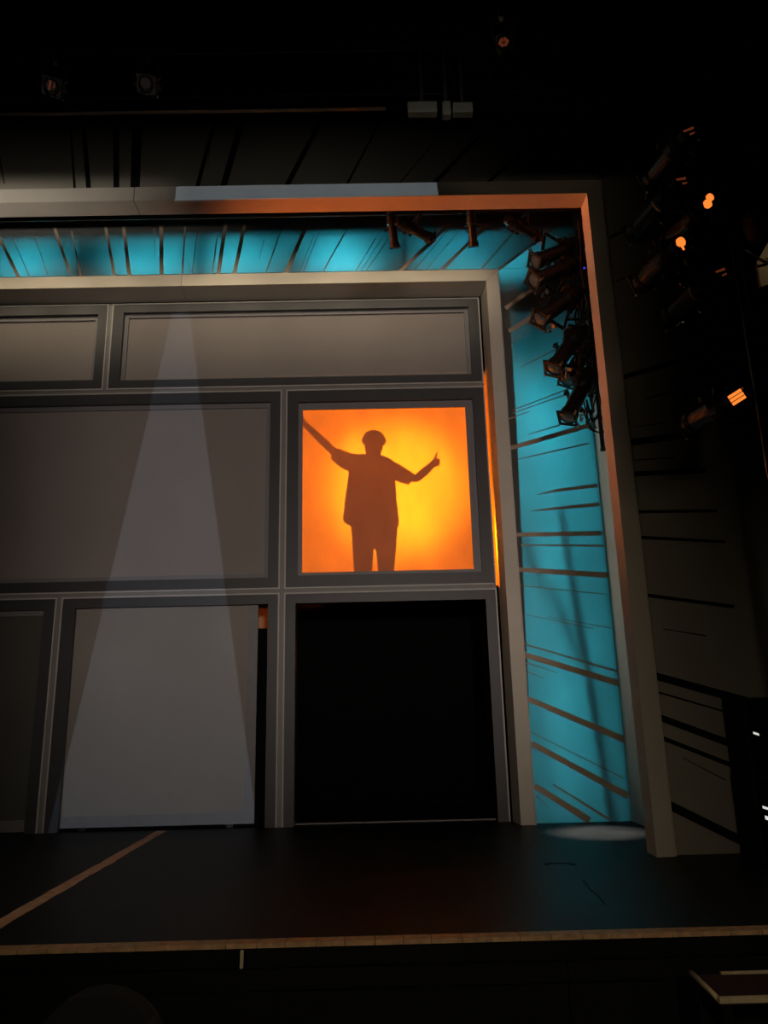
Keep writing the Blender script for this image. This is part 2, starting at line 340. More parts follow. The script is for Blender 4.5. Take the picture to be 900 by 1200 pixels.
for p, q, a, b in [((-8,140),(5,215),2.5,1.2),((82,140),(87.7,222),2.6,3),((96.5,130),(104,222),6,6),((136,130),(136.5,222),7,7.5),((161.5,130),(158.3,222),12,12),((255,130),(230.5,222),5,5),
    ((287,130),(261,222),8,8),((247,160),(243,200),1,.4),((382,130),(334,222),6,6.5),((452,130),(404,221),2.5,3),((530,140),(466,218),1,1.2),((590,130),(505,219),5,5.5),((665,130),(570,216),4,4.5),((700,150),(640,205),1,1.4)]:
    line_strip(oT, OY, p, q, a, b, 'blackline')

# ---- outer portal
PF = 6.98; PB = 7.22
pi, po, zi, zo = 2.305, 2.462, 6.50, 6.665
op = tag(empty('outer_portal_frame', (-2.8, PF, 0)), 'outer beige portal frame with orange-lit inner edge, tall right post', 'portal frame')
cx = at(157, 230, PF).x
lpi, lpo = -5.5 - (pi + 0), -5.5 - po
def mitre(name, pts, parent=op, y0=PF, y1=PB, m='outer'):
    o = slab(name, pts, y0, y1, m); return child(o, parent)
mitre('header_board', [(cx + .003, zi), (pi - .004, zi), (po - .004, zo), (cx + .003, zo)])
mitre('header_board', [(lpi + .004, zi), (cx - .003, zi), (cx - .003, zo), (lpo + .004, zo)])
mitre('post', [(pi, 0), (po, 0), (po, zo), (pi, zi)])
mitre('post', [(lpo, 0), (lpi, 0), (lpi, zi), (lpo, zo)])
mitre('edge_bead', [(po + .002, 0), (po + .02, 0), (po + .02, zo + .02), (po + .002, zo)], y0=PF + .02, y1=PF + .075)
mitre('edge_bead', [(po, zo + .002), (po, zo + .012), (lpo, zo + .012), (lpo, zo + .002)], y0=PF + .02, y1=PF + .075)

# ---- inner portal
ip = tag(empty('inner_portal_frame', (-2.8, 9.08, 0)), 'inner beige portal frame around the panelled facade', 'portal frame')
prof = [(0.0, 9.42), (0.035, 9.08), (0.205, 9.08), (0.205, 9.19)]   # (offset from opening, Y)
ox, oz = 1.500, 6.735
cx2 = at(212, 335, 9.08).x
lx = -2.9 * 2 - ox
def loft(name, rings, m, parent):
    bm = bmesh.new(); a, b = rings; add_hull(bm, a, b); fix(bm); o = finish(name, bm, m); return child(o, parent)
def inr(kind, e, Y, end):
    if kind == 'h': return (end, Y, oz + e)
loft('header_board', [[(cx2 + .003, Y, oz + e) for e, Y in prof], [(ox + e - .004, Y, oz + e) for e, Y in prof]], 'portal', ip)
loft('header_board', [[(lx - e + .004, Y, oz + e) for e, Y in prof], [(cx2 - .003, Y, oz + e) for e, Y in prof]], 'portal', ip)
loft('post', [[(ox + e, Y, 0) for e, Y in prof], [(ox + e, Y, oz + e) for e, Y in prof]], 'portal', ip)
loft('post', [[(lx - e, Y, 0) for e, Y in prof], [(lx - e, Y, oz + e) for e, Y in prof]], 'portal', ip)
child(slab('edge_bead', [(ox + .19, 0), (ox + .205, 0), (ox + .205, oz + .20), (ox + .19, oz + .19)], 9.07, 9.0799, 'trim'), ip)

# ---- facade: lattice and the panelled openings
FY = 9.40
lat = tag(empty('facade_lattice', (-2.9, FY, 0)), 'grey lattice of mullions and transoms dividing the facade', 'lattice')
WX = lx + 0.03; RX = 1.472; TZ = 6.72
for n, (x0, x1, z0, z1) in [('transom', (WX, RX, 5.396, 5.443)), ('transom', (WX, RX, 2.697, 2.743)), ('mullion', (-3.567, -3.519, 5.444, TZ)), ('mullion', (-1.203, -1.149, 2.744, 5.395)),
    ('mullion', (-1.203, -1.149, 0, 2.696)), ('mullion', (-3.928, -3.871, 0, 2.696))]:
    child(box(n, x0 + .0005, x1 - .0005, FY + .008, FY + .05, z0, z1, 'lattice'), lat)
tw = .018
def ring_parts(parent, x0, x1, z0, z1, i0, i1, j0, j1, y0, y1, m, names=('stile', 'rail'), floor=False):
    """frame bars between outer rect x0..x1,z0..z1 and opening i0..i1,j0..j1"""
    child(slab(names[0], [(x0, z0), (i0, z0 if floor else j0), (i0, j1), (x0, z1)], y0, y1, m), parent)
    child(slab(names[0], [(i1, z0 if floor else j0), (x1, z0), (x1, z1), (i1, j1)], y0, y1, m), parent)
    child(slab(names[1], [(i0, j1), (i1, j1), (x1, z1), (x0, z1)], y0, y1, m), parent)
    if not floor: child(slab(names[1], [(x0, z0), (x1, z0), (i1, j0), (i0, j0)], y0, y1, m), parent)
def cell(label, cat, name, x0, x1, z0, z1, i0, i1, j0, j1, floor=False):
    t = tag(empty(name, ((x0 + x1) / 2, FY, z0)), label, cat)
    g = .0008
    ring_parts(t, x0 + g, x1 - g, z0 + (0 if floor else g), z1 - g, x0 + tw, x1 - tw, z0 + (0 if floor else tw), z1 - tw, FY - .006, FY + .05, 'trim', ('edge_trim', 'edge_trim'), floor)
    ring_parts(t, x0 + tw + g, x1 - tw - g, z0 + (0 if floor else tw + g), z1 - tw - g, i0, i1, j0, j1, FY, FY + .055, 'dark', ('stile', 'rail'), floor)
    return t
def inset(t, i0, i1, j0, j1, wl, wr, wb, wt, m, pname='panel', deep=.075):
    g = .002
    ring_parts(t, i0 - .02, i1 + .02, j0 - .02, j1 + .02, i0 + wl, i1 - wr, j0 + wb, j1 - wt, FY + .058, FY + .085, 'inner', ('inner_frame', 'inner_frame'))
    child(box(pname, i0 + wl - .01, i1 - wr + .01, FY + .087, FY + .092, j0 + wb - .01, j1 - wt + .01, m), t)
zt = TZ - .012
A = cell('dark framed upper opening with taupe panel left of the short upper mullion', 'window', 'set_window', WX, -3.567, 5.443, zt, WX + .17, -3.708, 5.59, 6.56)
inset(A, WX + .17, -3.708, 5.59, 6.56, .05, .05, .03, .06, 'panel')
B = cell('long dark framed upper opening with taupe panel above the orange screen', 'window', 'set_window', -3.519, RX, 5.443, zt, -3.364, 1.322, 5.575, 6.575)
inset(B, -3.364, 1.322, 5.575, 6.575, .055, .055, .03, .05, 'panel')
D2 = cell('largest dark framed middle opening with taupe panel beside the orange screen', 'window', 'set_window', WX, -1.203, 2.743, 5.396, WX + .17, -1.352, 2.89, 5.235)
inset(D2, WX + .17, -1.352, 2.89, 5.235, .06, .06, .06, .06, 'panel')
E_ = cell('dark framed lower opening with black scrim and pale sill at stage level', 'window', 'set_window', WX, -3.928, 0, 2.697, WX + .17, -4.08, .09, 2.545, True)
inset(E_, WX + .17, -4.08, .03, 2.545, .03, .014, .11, .06, 'scrim', 'scrim')
Fm = cell('charcoal door surround holding the pale sliding panel', 'door frame', 'door_surround', -3.871, -1.203, 0, 2.697, -3.70, -1.343, 0, 2.563, True)
G = cell('charcoal doorway surround around the empty black opening under the orange screen', 'door frame', 'door_surround', -1.149, RX, 0, 2.697, -1.008, 1.330, 0, 2.563, True)
child(box('threshold', -1.05, 1.36, 9.58, 9.62, 0, .015, 'lattice'), G)
child(box('jamb', -1.05, -1.008, 9.456, 9.62, 0, 2.563, 'dark'), G)
child(box('jamb', 1.330, 1.36, 9.456, 9.62, 0, 2.563, 'black'), G)
# sliding panel
sl = tag(empty('sliding_panel', (-2.6, 9.50, 0)), 'pale sliding panel standing slightly open in its charcoal surround', 'panel')
child(box('cloth', -3.78, -1.60, 9.503, 9.515, .16, 2.56, 'door'), sl)
for n, r in (('stile', (-1.60, -1.478, .035, 2.62)), ('stile', (-3.84, -3.78, .035, 2.62)), ('rail', (-3.78, -1.60, .035, .16)), ('rail', (-3.78, -1.60, 2.56, 2.62))):
    child(box(n, r[0], r[1], 9.50, 9.53, r[2], r[3], 'inner'), sl)
for x in (-3.5, -1.8): child(box('floor_guide', x, x + .08, 9.505, 9.525, 0, .036, 'iron'), sl)
# orange screen window
S = cell('dark framed window glowing orange with a person\'s shadow on its screen', 'window', 'set_window', -1.149, RX, 2.743, 5.396, -.99, 1.308, 2.905, 5.222)
ring_parts(S, -1.01, 1.328, 2.885, 5.242, -.935, 1.212, 2.952, 5.130, FY + .058, FY + .075, 'inner', ('inner_frame', 'inner_frame'))
SY = FY + .10
child(box('screen', -1.0, 1.27, SY, SY + .002, 2.92, 5.16, 'screen'), S)

# added box holding in the shadow lamp's light, and masking behind the doorway
sr = tag(empty('shadow_light_box', (.2, 9.6, 2.60)), 'added light-tight platform box behind the orange screen', 'platform')
child(box('deck', -1.3, 1.64, 9.47, 13.2, 2.62, 2.74, 'velour'), sr)
child(box('side_wall', -1.34, -1.302, 9.47, 13.2, 2.74, 5.6, 'room'), sr)
child(box('side_wall', 1.605, 1.64, 9.47, 13.2, 2.741, 5.6, 'room'), sr)
child(box('lid', -1.34, 1.64, 9.47, 13.2, 5.601, 5.64, 'room'), sr)
child(box('end_wall', -1.30, 1.598, 13.16, 13.2, 2.741, 5.599, 'room'), sr)
for x in (-1.3, 1.56):
    for y in (9.75, 13.1): child(box('leg', x, x + .06, y, y + .06, 0, 2.618, 'black'), sr)
tag(box('backing_flat', -4.3, -1.38, 9.62, 9.64, 0, 2.29, 'velour'), 'black backing flat glimpsed in the gap beside the sliding panel', 'stage flat')
tag(box('backing_board', -4.3, -1.40, 10.6, 10.63, 0, 3.2, 'tan'), 'orange-lit board glimpsed at the top of the gap beside the sliding panel', 'board')
tag(box('black_drape', -1.25, 1.58, 11.2, 11.25, 0, 2.6, 'velour'), 'black drape closing off the empty doorway', 'drape')
spot('backstage_lamp', (-0.5, 9.85, 2.45), (-1.75, 10.6, 2.6), 22, (1.0, 0.16, 0.03), 60, 0.8, 0.03)
spot('backstage_lamp', (0.2, 10.1, 2.4), (-1.0, 9.55, 1.9), 8, (1.0, 0.25, 0.05), 24, 1.0, 0.03)

# ------------------------------------------------------------------ profile spotlights
def make_fixture(vent=None, shape=None, lens='glass'):
    """ellipsoidal spotlight, beam along local +Y, yoke towards local +Z, pivot at origin; 0.62 m long"""
    root = empty('stage_spotlight')
    def P(name, build, m, smooth=True, parent=root):
        bm = bmesh.new(); build(bm); fix(bm); return finish(name, bm, m, parent, smooth)
    P('lamp_housing', lambda b: add_tube(b, [(0, y, 0) for y in (-.31, -.30, -.24, -.235, -.17, -.165, -.08, -.05)], [.05, .062, .068, .076, .078, .086, .088, .07], 14), 'iron', False)
    barrel = P('barrel', lambda b: (add_tube(b, [(0, y, 0) for y in (-.055, -.05, .20, .205, .22, .225, .28)], [.06, .068, .068, .075, .075, .082, .082], 16)), 'iron', False)
    P('lens', lambda b: add_tube(b, [(0, .272, 0), (0, .281, 0), (0, .287, 0), (0, .290, 0)], [.070, .070, .052, .012], 16), lens, True, barrel)
    def gel(b):
        for x0, x1, z0, z1 in ((-.086, .086, .064, .086), (-.086, .086, -.086, -.064), (-.086, -.064, -.064, .064), (.064, .086, -.064, .064)): add_box(b, x0, x1, .2905, .300, z0, z1)
    P('gel_frame', gel, 'iron', False, barrel)
    for x, z in ((-.088, .08), (.078, -.08), (.078, .08)):
        P('gel_clip', lambda b: add_box(b, x, x + .01, .27, .308, z - .012, z + .012), 'steel', False, barrel)
    def yoke(b):
        for s in (-1, 1): add_box(b, s * .105 - .004, s * .105 + .004, -.02, .02, -.03, .20)
        add_box(b, -.109, .109, -.02, .02, .20, .208)
    P('yoke', yoke, 'iron', False)
    for s in (-1, 1):
        P('yoke_knob', lambda b: add_tube(b, [(s * .086, 0, 0), (s * .112, 0, 0), (s * .113, 0, 0), (s * .135, 0, 0)], [.01, .01, .024, .02], 8), 'iron', False)
    def clamp(b):
        add_box(b, -.02, .02, -.018, .018, .208, .25)
        add_tube(b, [(-.022, .035 * math.cos(t), .285 + .035 * math.sin(t)) for t in [math.radians(-120 + 24 * k) for k in range(11)]], .010, 6)
    P('clamp', clamp, 'steel', False)
    P('focus_knob', lambda b: add_tube(b, [(0, .10, .066), (0, .10, .09), (0, .10, .091), (0, .10, .115)], [.006, .006, .014, .012], 8), 'steel', False, barrel)
    for s in (-1, 1):
        P('shutter_handle', lambda b: add_tube(b, [(s * .06, -.03, .04), (s * .12, -.035, .085), (s * .135, -.035, .09)], [.005, .005, .009], 6), 'steel', False)
    P('fin', lambda b: [add_box(b, -.085, .085, y, y + .004, -.085, .085) for y in (-.215, -.195, -.15, -.13, -.11)], 'iron', False)
    def disc(b, cx, cz, pts, y0=-.318, y1=-.3105): add_hull(b, [(cx + x, y0, cz + z) for x, z in pts], [(cx + x, y1, cz + z) for x, z in pts])
    rv = random.Random(11)
    blob = lambda r: [(r * (1 + rv.uniform(-.12, .12)) * math.cos(t), r * (1 + rv.uniform(-.12, .12)) * math.sin(t)) for t in [2 * math.pi * k / 10 for k in range(10)]]
    if shape == 'blob':
        P('vent', lambda b: disc(b, -.018, .022, blob(.030)), vent, False); P('vent', lambda b: disc(b, .016, -.022, blob(.034)), vent, False)
    elif shape == 'round':
        P('vent', lambda b: disc(b, 0, 0, blob(.036)), vent, False); P('vent', lambda b: disc(b, .046, -.006, [(-.018, -.008), (.018, -.004), (.016, .006), (-.016, .010)]), vent, False)
    elif shape == 'stripe':
        for k in range(3): P('vent', lambda b: disc(b, -.030 + .026 * k, 0, [(-.010, -.055), (.010, -.055), (.010, .055), (-.010, .055)]), vent, False)
    elif shape == 'streak':
        P('vent', lambda b: disc(b, -.01, 0, [(-.008, -.045), (.004, -.04), (.012, .04), (-.004, .045)]), vent, False); P('vent', lambda b: disc(b, .03, .01, [(-.006, -.02), (.006, -.02), (.004, .02), (-.004, .02)]), vent, False)
    elif shape == 'speckle':
        for k in range(6): P('vent', lambda b: disc(b, .036 * math.cos(k * 1.05), .026 * math.sin(k * 1.05), blob(.017)), vent, False)
    return root
proto = {'plain': make_fixture(), 'blob': make_fixture('glow', 'blob'), 'round': make_fixture('glow', 'round'), 'stripe': make_fixture('glow', 'stripe'), 'streak': make_fixture('dimglow', 'streak'), 'speckle': make_fixture('dimglow', 'speckle')}
fresh = set(proto)
def place_fixture(kind, lens_p, tail_p, toward, label, group, scale=1.0):
    if kind in fresh: o = proto[kind]; fresh.discard(kind)
    else: o = copy_tree(proto[kind])
    y = (Vector(lens_p) - Vector(tail_p)).normalized(); mid = (Vector(lens_p) + Vector(tail_p)) / 2
    z = (Vector(toward) - mid); z = (z - y * z.dot(y)).normalized(); x = y.cross(z)
    o.location = mid; o.rotation_mode = 'QUATERNION'
    o.rotation_quaternion = Matrix((x, y, z)).transposed().to_quaternion(); o.scale = (scale,) * 3
    tag(o, label, 'spotlight', group); return o

# boom hanging between outer post and turquoise flat
BX, BY = 2.60, 8.25
boom = tag(empty('light_boom', (BX, BY, 4.1)), 'black vertical lighting boom hanging behind the outer portal post', 'lighting boom')
child(tube('pipe', [(BX, BY, 4.1), (BX, BY, 9.5)], .025, 'iron', seg=12), boom)
child(tube('end_cap', [(BX, BY, 4.06), (BX, BY, 4.099)], .032, 'rubber', seg=12), boom)
for z in (4.75, 5.25, 5.7, 6.15, 6.5):
    child(tube('side_arm', [(BX - .02, BY - .04, z), (BX - .30, BY - .04, z)], .017, 'iron', seg=8), boom)
child(tube('status_lamp', [at(685, 314, 8.1), at(684.2, 314, 8.08)], .014, 'blue', seg=8), boom)
gb = 'spotlights on the boom behind the portal post'
for kind, lp, tp, Y0, Y1, lab in [
    ('plain', (631, 305), (676, 287), 8.15, 8.3, 'topmost black spotlight on the boom behind the portal post'),
    ('plain', (627, 328), (676, 309), 7.95, 8.15, 'second black spotlight from the top of the boom, in shade'),
    ('plain', (627, 378), (683, 338), 7.75, 8.0, 'spotlight on the boom with its round lens showing against the turquoise flat'),
    ('plain', (646, 436), (684, 381), 7.75, 7.95, 'spotlight on the boom in front of its close twin, pointing down'),
    ('plain', (662, 450), (694, 396), 8.5, 8.7, 'spotlight on the boom tucked behind its close twin'),
    ('plain', (662, 496), (694, 430), 7.95, 8.15, 'lowest long spotlight on the boom, pointing steeply down')]:
    place_fixture(kind, at(*lp, Y0), at(*tp, Y1), (BX + .1, BY + .1, at(*tp, Y1).z + .1), lab, gb, 1.28)
# cables on the boom
rc = random.Random(3)
for i in range(9):
    x = BX - .05 + rc.uniform(-.08, .06); y = BY - .08 + rc.uniform(-.1, .08)
    zt_ = rc.uniform(5.6, 7.4); zb = rc.uniform(4.15, 5.0); pts = [(x, y, zt_)]
    n = 6
    for k in range(1, n): pts.append((x + rc.uniform(-.09, .05), y + rc.uniform(-.06, .06), zt_ + (zb - zt_) * k / n))
    pts.append((x - rc.uniform(0, .18), y, zb + .02)); pts.append((x - rc.uniform(.0, .2), y - .03, zb + rc.uniform(.1, .3)))
    tag(tube('cable', curve_pts(pts, 6), rc.choice((.007, .009, .012)), 'rubber', seg=6), 'black cable looping down the boom behind the portal post', 'cable', 'cables on the boom')
coil = []
for k in range(40):
    t = k / 39 * 2 * math.pi * 2.6; coil.append((BX - .08 + .11 * math.cos(t) + .002 * k, BY - .12 + .02 * math.sin(t * .7), 4.33 + .09 * math.sin(t)))
tag(tube('cable', coil, .009, 'rubber', seg=6), 'coiled black cable tied at the foot of the boom', 'cable')
tag(tube('cable', curve_pts([at(677, 256, 8.0), at(680, 290, 8.0), at(681, 320, 8.0), at(688, 360, 8.05), at(690, 400, 8.1)], 6), .007, 'steel', seg=6), 'grey safety cable running down from the header beside the boom', 'cable')

# bar with lamps behind the portal header
bar = tag(tube('lighting_bar', [(XL, 7.95, 7.0), (2.75, 7.95, 7.0)], .024, 'iron', seg=12), 'black lighting bar hung behind the outer portal header', 'lighting bar')
gbar = 'spotlights on the bar behind the header'
for px, lab in ((460, 'spotlight hanging from the header bar above the orange screen, its clamp catching light'), (553, 'spotlight hanging from the header bar above the inner portal corner, steel bracket shining')):
    p = at(px, 263, 7.95)
    place_fixture('plain', (p.x + .03, 8.1, 6.60), (p.x - .03, 7.80, 6.97), (p.x, 7.95, 7.3), lab, gbar, .72)
for px, q, lab in ((486, 7.8, 'black spotlight in silhouette between two header lamps'), (612, 7.8, 'black spotlight in silhouette at the corner of the turquoise flats')):
    p = at(px, 266, 7.95)
    place_fixture('plain', (p.x + .25, 8.1, 6.72), (p.x - .25, 7.78, 6.80), (p.x, 7.95, 7.4), lab, gbar, .85)

# boom in the house, in front of the outer flat
HX, HY = 2.82, 5.2
hb = tag(empty('light_boom', (HX, HY, -.8)), 'black lighting boom standing in the dark auditorium before the outer flat', 'lighting boom')
child(tube('pipe', [(HX, HY, -.79), (HX, HY, 6.2)], .03, 'iron', seg=12), hb)
child(tube('base', [(HX, HY, -.8), (HX, HY, -.78), (HX, HY, -.779), (HX, HY, -.76)], [.3, .3, .27, .25], 'iron', seg=20, smooth=False), hb)
gh = 'spotlights on the auditorium boom'
for kind, px, d, lab in [('streak', (806, 155), (-.12, .95, .08), 'highest auditorium boom spotlight, faint red glow in its housing'),
    ('streak', (797, 213), (-.25, .9, -.05), 'auditorium boom spotlight with a thin red streak of light'),
    ('blob', (829, 237), (-.12, .95, .08), 'auditorium boom spotlight with the widest orange glow'),
    ('round', (796, 285), (-.12, .95, .08), 'auditorium boom spotlight with a round orange glow below the widest one'),
    ('streak', (843, 320), (-.25, .9, -.05), 'auditorium boom spotlight with dim red edges beside the tan board'),
    ('stripe', (862, 467), (-.12, .95, .08), 'lowest auditorium boom spotlight with glowing striped vents')]:
    t = at(*px, HY - .25); dv = Vector(d).normalized(); lens = t + dv * .62
    place_fixture(kind, lens, t, (HX + .25, HY + .05, (lens.z + t.z) / 2 + .35), lab, gh, 1.05)
for z, l in ((5.7, .35), (5.3, .4), (5.05, .3), (4.7, .45), (4.4, .25), (3.4, .22)):
    child(tube('side_arm', [(HX - l, HY + .04, z), (HX + .05, HY + .04, z)], .018, 'iron', seg=8), hb)
p = at(897, 245, 5.3)
tag(tube('par_can', [(p.x + .05, 5.3, p.z + .02), (p.x + .09, 5.5, p.z), (p.x + .12, 5.62, p.z - .02)], [.16, .17, .12], 'carpet', seg=18), 'round brown lamp hood at the edge of the auditorium boom', 'lamp')
q = [at(*c, 5.4) for c in ((900, 284), (887, 307), (892, 336), (935, 322), (935, 268))]
tb = tag(empty('tan_board', (q[1].x, 5.4, q[2].z)), 'tan lit board beyond the auditorium boom', 'board')
child(hull('board', [(v.x, 5.40, v.z) for v in q], [(v.x, 5.43, v.z) for v in q], 'tan'), tb)
child(tube('bracket', [(HX + .03, HY, q[1].z), (q[1].x + .08, 5.395, q[1].z - .02)], .012, 'iron', seg=6), tb)
child(tube('cord', curve_pts([(q[0].x - .05, 5.385, q[1].z + .02), (q[0].x + .04, 5.38, q[1].z), (q[0].x + .16, 5.385, q[1].z + .06)], 5), .006, 'rubber', seg=6), tb)
# loudspeakers at stage right edge
def speaker(x0, z0, wd, hg, Y, lab, marks):
    t = tag(empty('loudspeaker', (x0 + wd / 2, Y, z0)), lab, 'loudspeaker')
    child(box('cabinet', x0, x0 + wd, Y, Y + .4, z0, z0 + hg, 'black', bevel=.012), t)
    child(box('grille', x0 + .03, x0 + wd - .03, Y - .012, Y - .001, z0 + .03, z0 + hg - .03, 'velour'), t)
    for (a, b, c, d) in marks:  # gleams imitated by small emissive plates
        child(hull('gleam_patch', [(a, Y - .016, b), (a + c, Y - .016, b - c * .35), (a + c, Y - .016, b - c * .35 + d), (a, Y - .016, b + d)],
                   [(a, Y - .0125, b), (a + c, Y - .0125, b - c * .35), (a + c, Y - .0125, b - c * .35 + d), (a, Y - .0125, b + d)], 'gleam'), t)
a = at(882, 860, 6.6); b = at(893, 947, 6.6); c = at(896, 960, 6.6)
speaker(3.03, .66, .45, .62, 6.6, 'black loudspeaker stacked on another, one small white indicator put on as a glowing patch', [(a.x, a.z, .045, .018)])
speaker(3.02, .0, .48, .655, 6.6, 'black loudspeaker on the stage floor with two white gleams put on as glowing patches', [(b.x, b.z, .08, .02), (c.x, c.z, .07, .03)])

# overhead truss in the house
tr = tag(empty('overhead_truss', (-.9, 4.5, 5.83)), 'black overhead lighting truss above the front of the stage', 'truss')
for y, z in ((4.5, 5.86), (4.9, 5.86), (4.7, 6.26)):
    child(tube('chord', [(-5.5, y, z), (1.6, y, z)], .022, 'black', seg=10), tr)
for k in range(24):
    x = -5.4 + k * .29
    child(tube('brace', [(x, 4.5, 5.865), (x + .145, 4.7, 6.25)], .009, 'black', seg=5), tr)
    child(tube('brace', [(x + .145, 4.7, 6.25), (x + .29, 4.9, 5.865)], .009, 'black', seg=5), tr)
for x in (-4.5, -1.5, 1.4): child(tube('suspension_cable', [(x, 4.7, 6.28), (x, 4.7, 9.5)], .004, 'black', seg=5), tr)
zv = at(300, 129.5, 5.05).z
va = tag(empty('house_border', (-2, 5.05, zv)), 'black velour house border with a thin pale bottom edge', 'drape')
child(box('cloth', -8, 4.8, 5.05, 5.07, zv + .012, 9.45, 'velour'), va)
child(box('hem', -8, at(452, 128, 5.05).x, 5.045, 5.075, zv + .004, zv + .010, 'lattice'), va)
gt = 'spotlights on the overhead truss'
for kind, px, lab in (('speckle', (590, 49), 'overhead spotlight with round speckled red glow'), ('streak', (59, 100), 'overhead truss spotlight with orange glint near the set centre line'), ('plain', (170, 97), 'unlit overhead truss spotlight with pale glint')):
    t = at(*px, 4.35); dv = ((t - EYE).normalized() + Vector((.05, .1, 0))).normalized(); lens = t + dv * .5
    o = place_fixture(kind, lens, t, (t.x, 4.6, 8), lab, gt, .7)
    k = o.location + o.rotation_quaternion @ Vector((0, .0, .30 * .7))
    child(tube('drop_arm', [k, (k.x, 4.52, max(5.87, k.z + .03))], .012, 'black', seg=6), tr)
bx = tag(empty('junction_box', at(515, 131, 4.47)), 'pale grey-green box slung under the overhead truss', 'box')
for x0, x1, y0, y1 in ((478, 512, 118, 131), (519, 528, 118, 134), (531, 554, 119, 131)):
    a = at(x0, y1, 4.47); b = at(x1, y0, 4.47)
    child(box('panel', a.x, b.x, 4.47, 4.53, a.z, b.z, 'pale', bevel=.006), bx)
    child(box('strap', (a.x + b.x) / 2 - .01, (a.x + b.x) / 2 + .01, 4.49, 4.51, b.z, 5.845, 'black'), bx)

# ------------------------------------------------------------------ stage edge, tapes, steps
st = tag(empty('stage_edge_strip', (0, 4.75, 0)), 'tan segmented wooden strip along the front edge of the stage', 'edge strip')
x = -4.2
rs = random.Random(5)
while x < 4.2:
    l = .165 + rs.uniform(-.01, .01)
    o = hull('strip_segment', [(x + .002, 4.71, -.02), (x + l - .002, 4.71, -.02), (x + l - .002, 4.71, .004), (x + .002, 4.71, .004)],
         [(x + .002, 4.80, .0005), (x + l - .002, 4.80, .0005), (x + l - .002, 4.80, .005), (x + .002, 4.80, .005)], 'nosing')
    child(o, st); x += l
bm = bmesh.new(); rs = random.Random(9); P0 = Vector((-2.50, 9.35, 0)); P1 = Vector((-2.395, 5.0, 0)); n = 24; L_, R_ = [], []
for k in range(n + 1):
    p = P0.lerp(P1, k / n); j = .012 if k == 11 else 0
    L_.append((p.x - .055 + rs.uniform(-.005, .005) + j, p.y)); R_.append((p.x + .055 + rs.uniform(-.005, .005) + j, p.y))
for k in range(n):
    add_hull(bm, [(L_[k][0], L_[k][1], .0005), (R_[k][0], R_[k][1], .0005), (R_[k + 1][0], R_[k + 1][1], .0005), (L_[k + 1][0], L_[k + 1][1], .0005)],
                 [(L_[k][0], L_[k][1], .0025), (R_[k][0], R_[k][1], .0025), (R_[k + 1][0], R_[k + 1][1], .0025), (L_[k + 1][0], L_[k + 1][1], .0025)])
fix(bm); tag(finish('floor_tape', bm, 'gaff'), 'long tan tape line running upstage on the black deck', 'tape')
tag(slab('tape_mark', [(-.794, -.115), (-.776, -.115), (-.774, -.024), (-.792, -.024)], 4.694, 4.6995, 'cream'), 'short upright cream tape mark on the stage front below the edge strip', 'tape')
def floor_strip(name, pts, wd, m, label):
    bm = bmesh.new(); pts = [Vector((p[0], p[1], 0)) for p in pts]
    for a, b in zip(pts, pts[1:]):
        d = (b - a).normalized(); nn = Vector((-d.y, d.x, 0)) * wd / 2
        q = [a + nn, a - nn, b - nn, b + nn]
        add_hull(bm, [(v.x, v.y, .0004) for v in q], [(v.x, v.y, .002) for v in q])
    fix(bm); return tag(finish(name, bm, m), label, 'tape')
def flo(x, y):
    d = RIGHT * ((x - 450) / FPX) + UP * ((600 - y) / FPX) + FWD
    P = EYE + d * (-EYE.z / d.z); return (P.x, P.y)
floor_strip('floor_mark', [flo(640, 1014), flo(643, 1011.5), flo(669, 1011.5), flo(672, 1014)], .05, 'black', 'short black tape bracket on the deck before the turquoise flat')
floor_strip('floor_mark', [flo(683, 1031), flo(692, 1043), flo(701, 1050), flo(709, 1060)], .014, 'black', 'crooked black tape scrap on the deck near the portal post')

su = tag(empty('access_steps', (1.95, 4.3, -.8)), 'dark red carpeted step unit with cream edges below the stage front', 'steps')
child(box('tread', 1.56, 2.9, 4.04, 4.37, -.14, -.105, 'carpet'), su)
child(box('riser_panel', 1.58, 2.9, 4.37, 4.66, -.42, -.2, 'black'), su)
for x in (1.58, 2.8):
    for y in (4.06, 4.6): child(box('leg', x, x + .04, y, y + .04, -.8, -.141 if y < 4.3 else -.421, 'iron'), su)
child(tube('edge_rail', [(1.545, 4.03, -.105), (1.56, 4.38, -.10)], .0125, 'cream', seg=8), su)
child(box('edge_rail', 1.545, 2.9, 4.015, 4.039, -.125, -.098, 'cream', bevel=.004), su)
child(box('edge_rail', 1.70, 2.9, 4.345, 4.367, -.104, -.092, 'cream', bevel=.003), su)

# rounded seat in the front row
se = tag(empty('theatre_seat', (-.95, 2.85, -.8)), 'dark rounded theatre seat back in front of the stage', 'seat')
pts = []
for k in range(13):
    t = math.pi * k / 12; pts.append((-.95 - .25 * math.cos(t), -.02 + .36 * math.sin(t) ** .8))
pts = [(-1.2, -.45)] + pts + [(-.70, -.45)]
child(slab('backrest', pts, 2.85, 2.95, 'seat'), se)
child(box('cushion', -1.19, -.71, 2.96, 3.38, -.45, -.34, 'seat', bevel=.03), se)
for x in (-1.235, -.705): child(box('arm', x, x + .04, 2.86, 3.3, -.8, -.18, 'iron', bevel=.008), se)

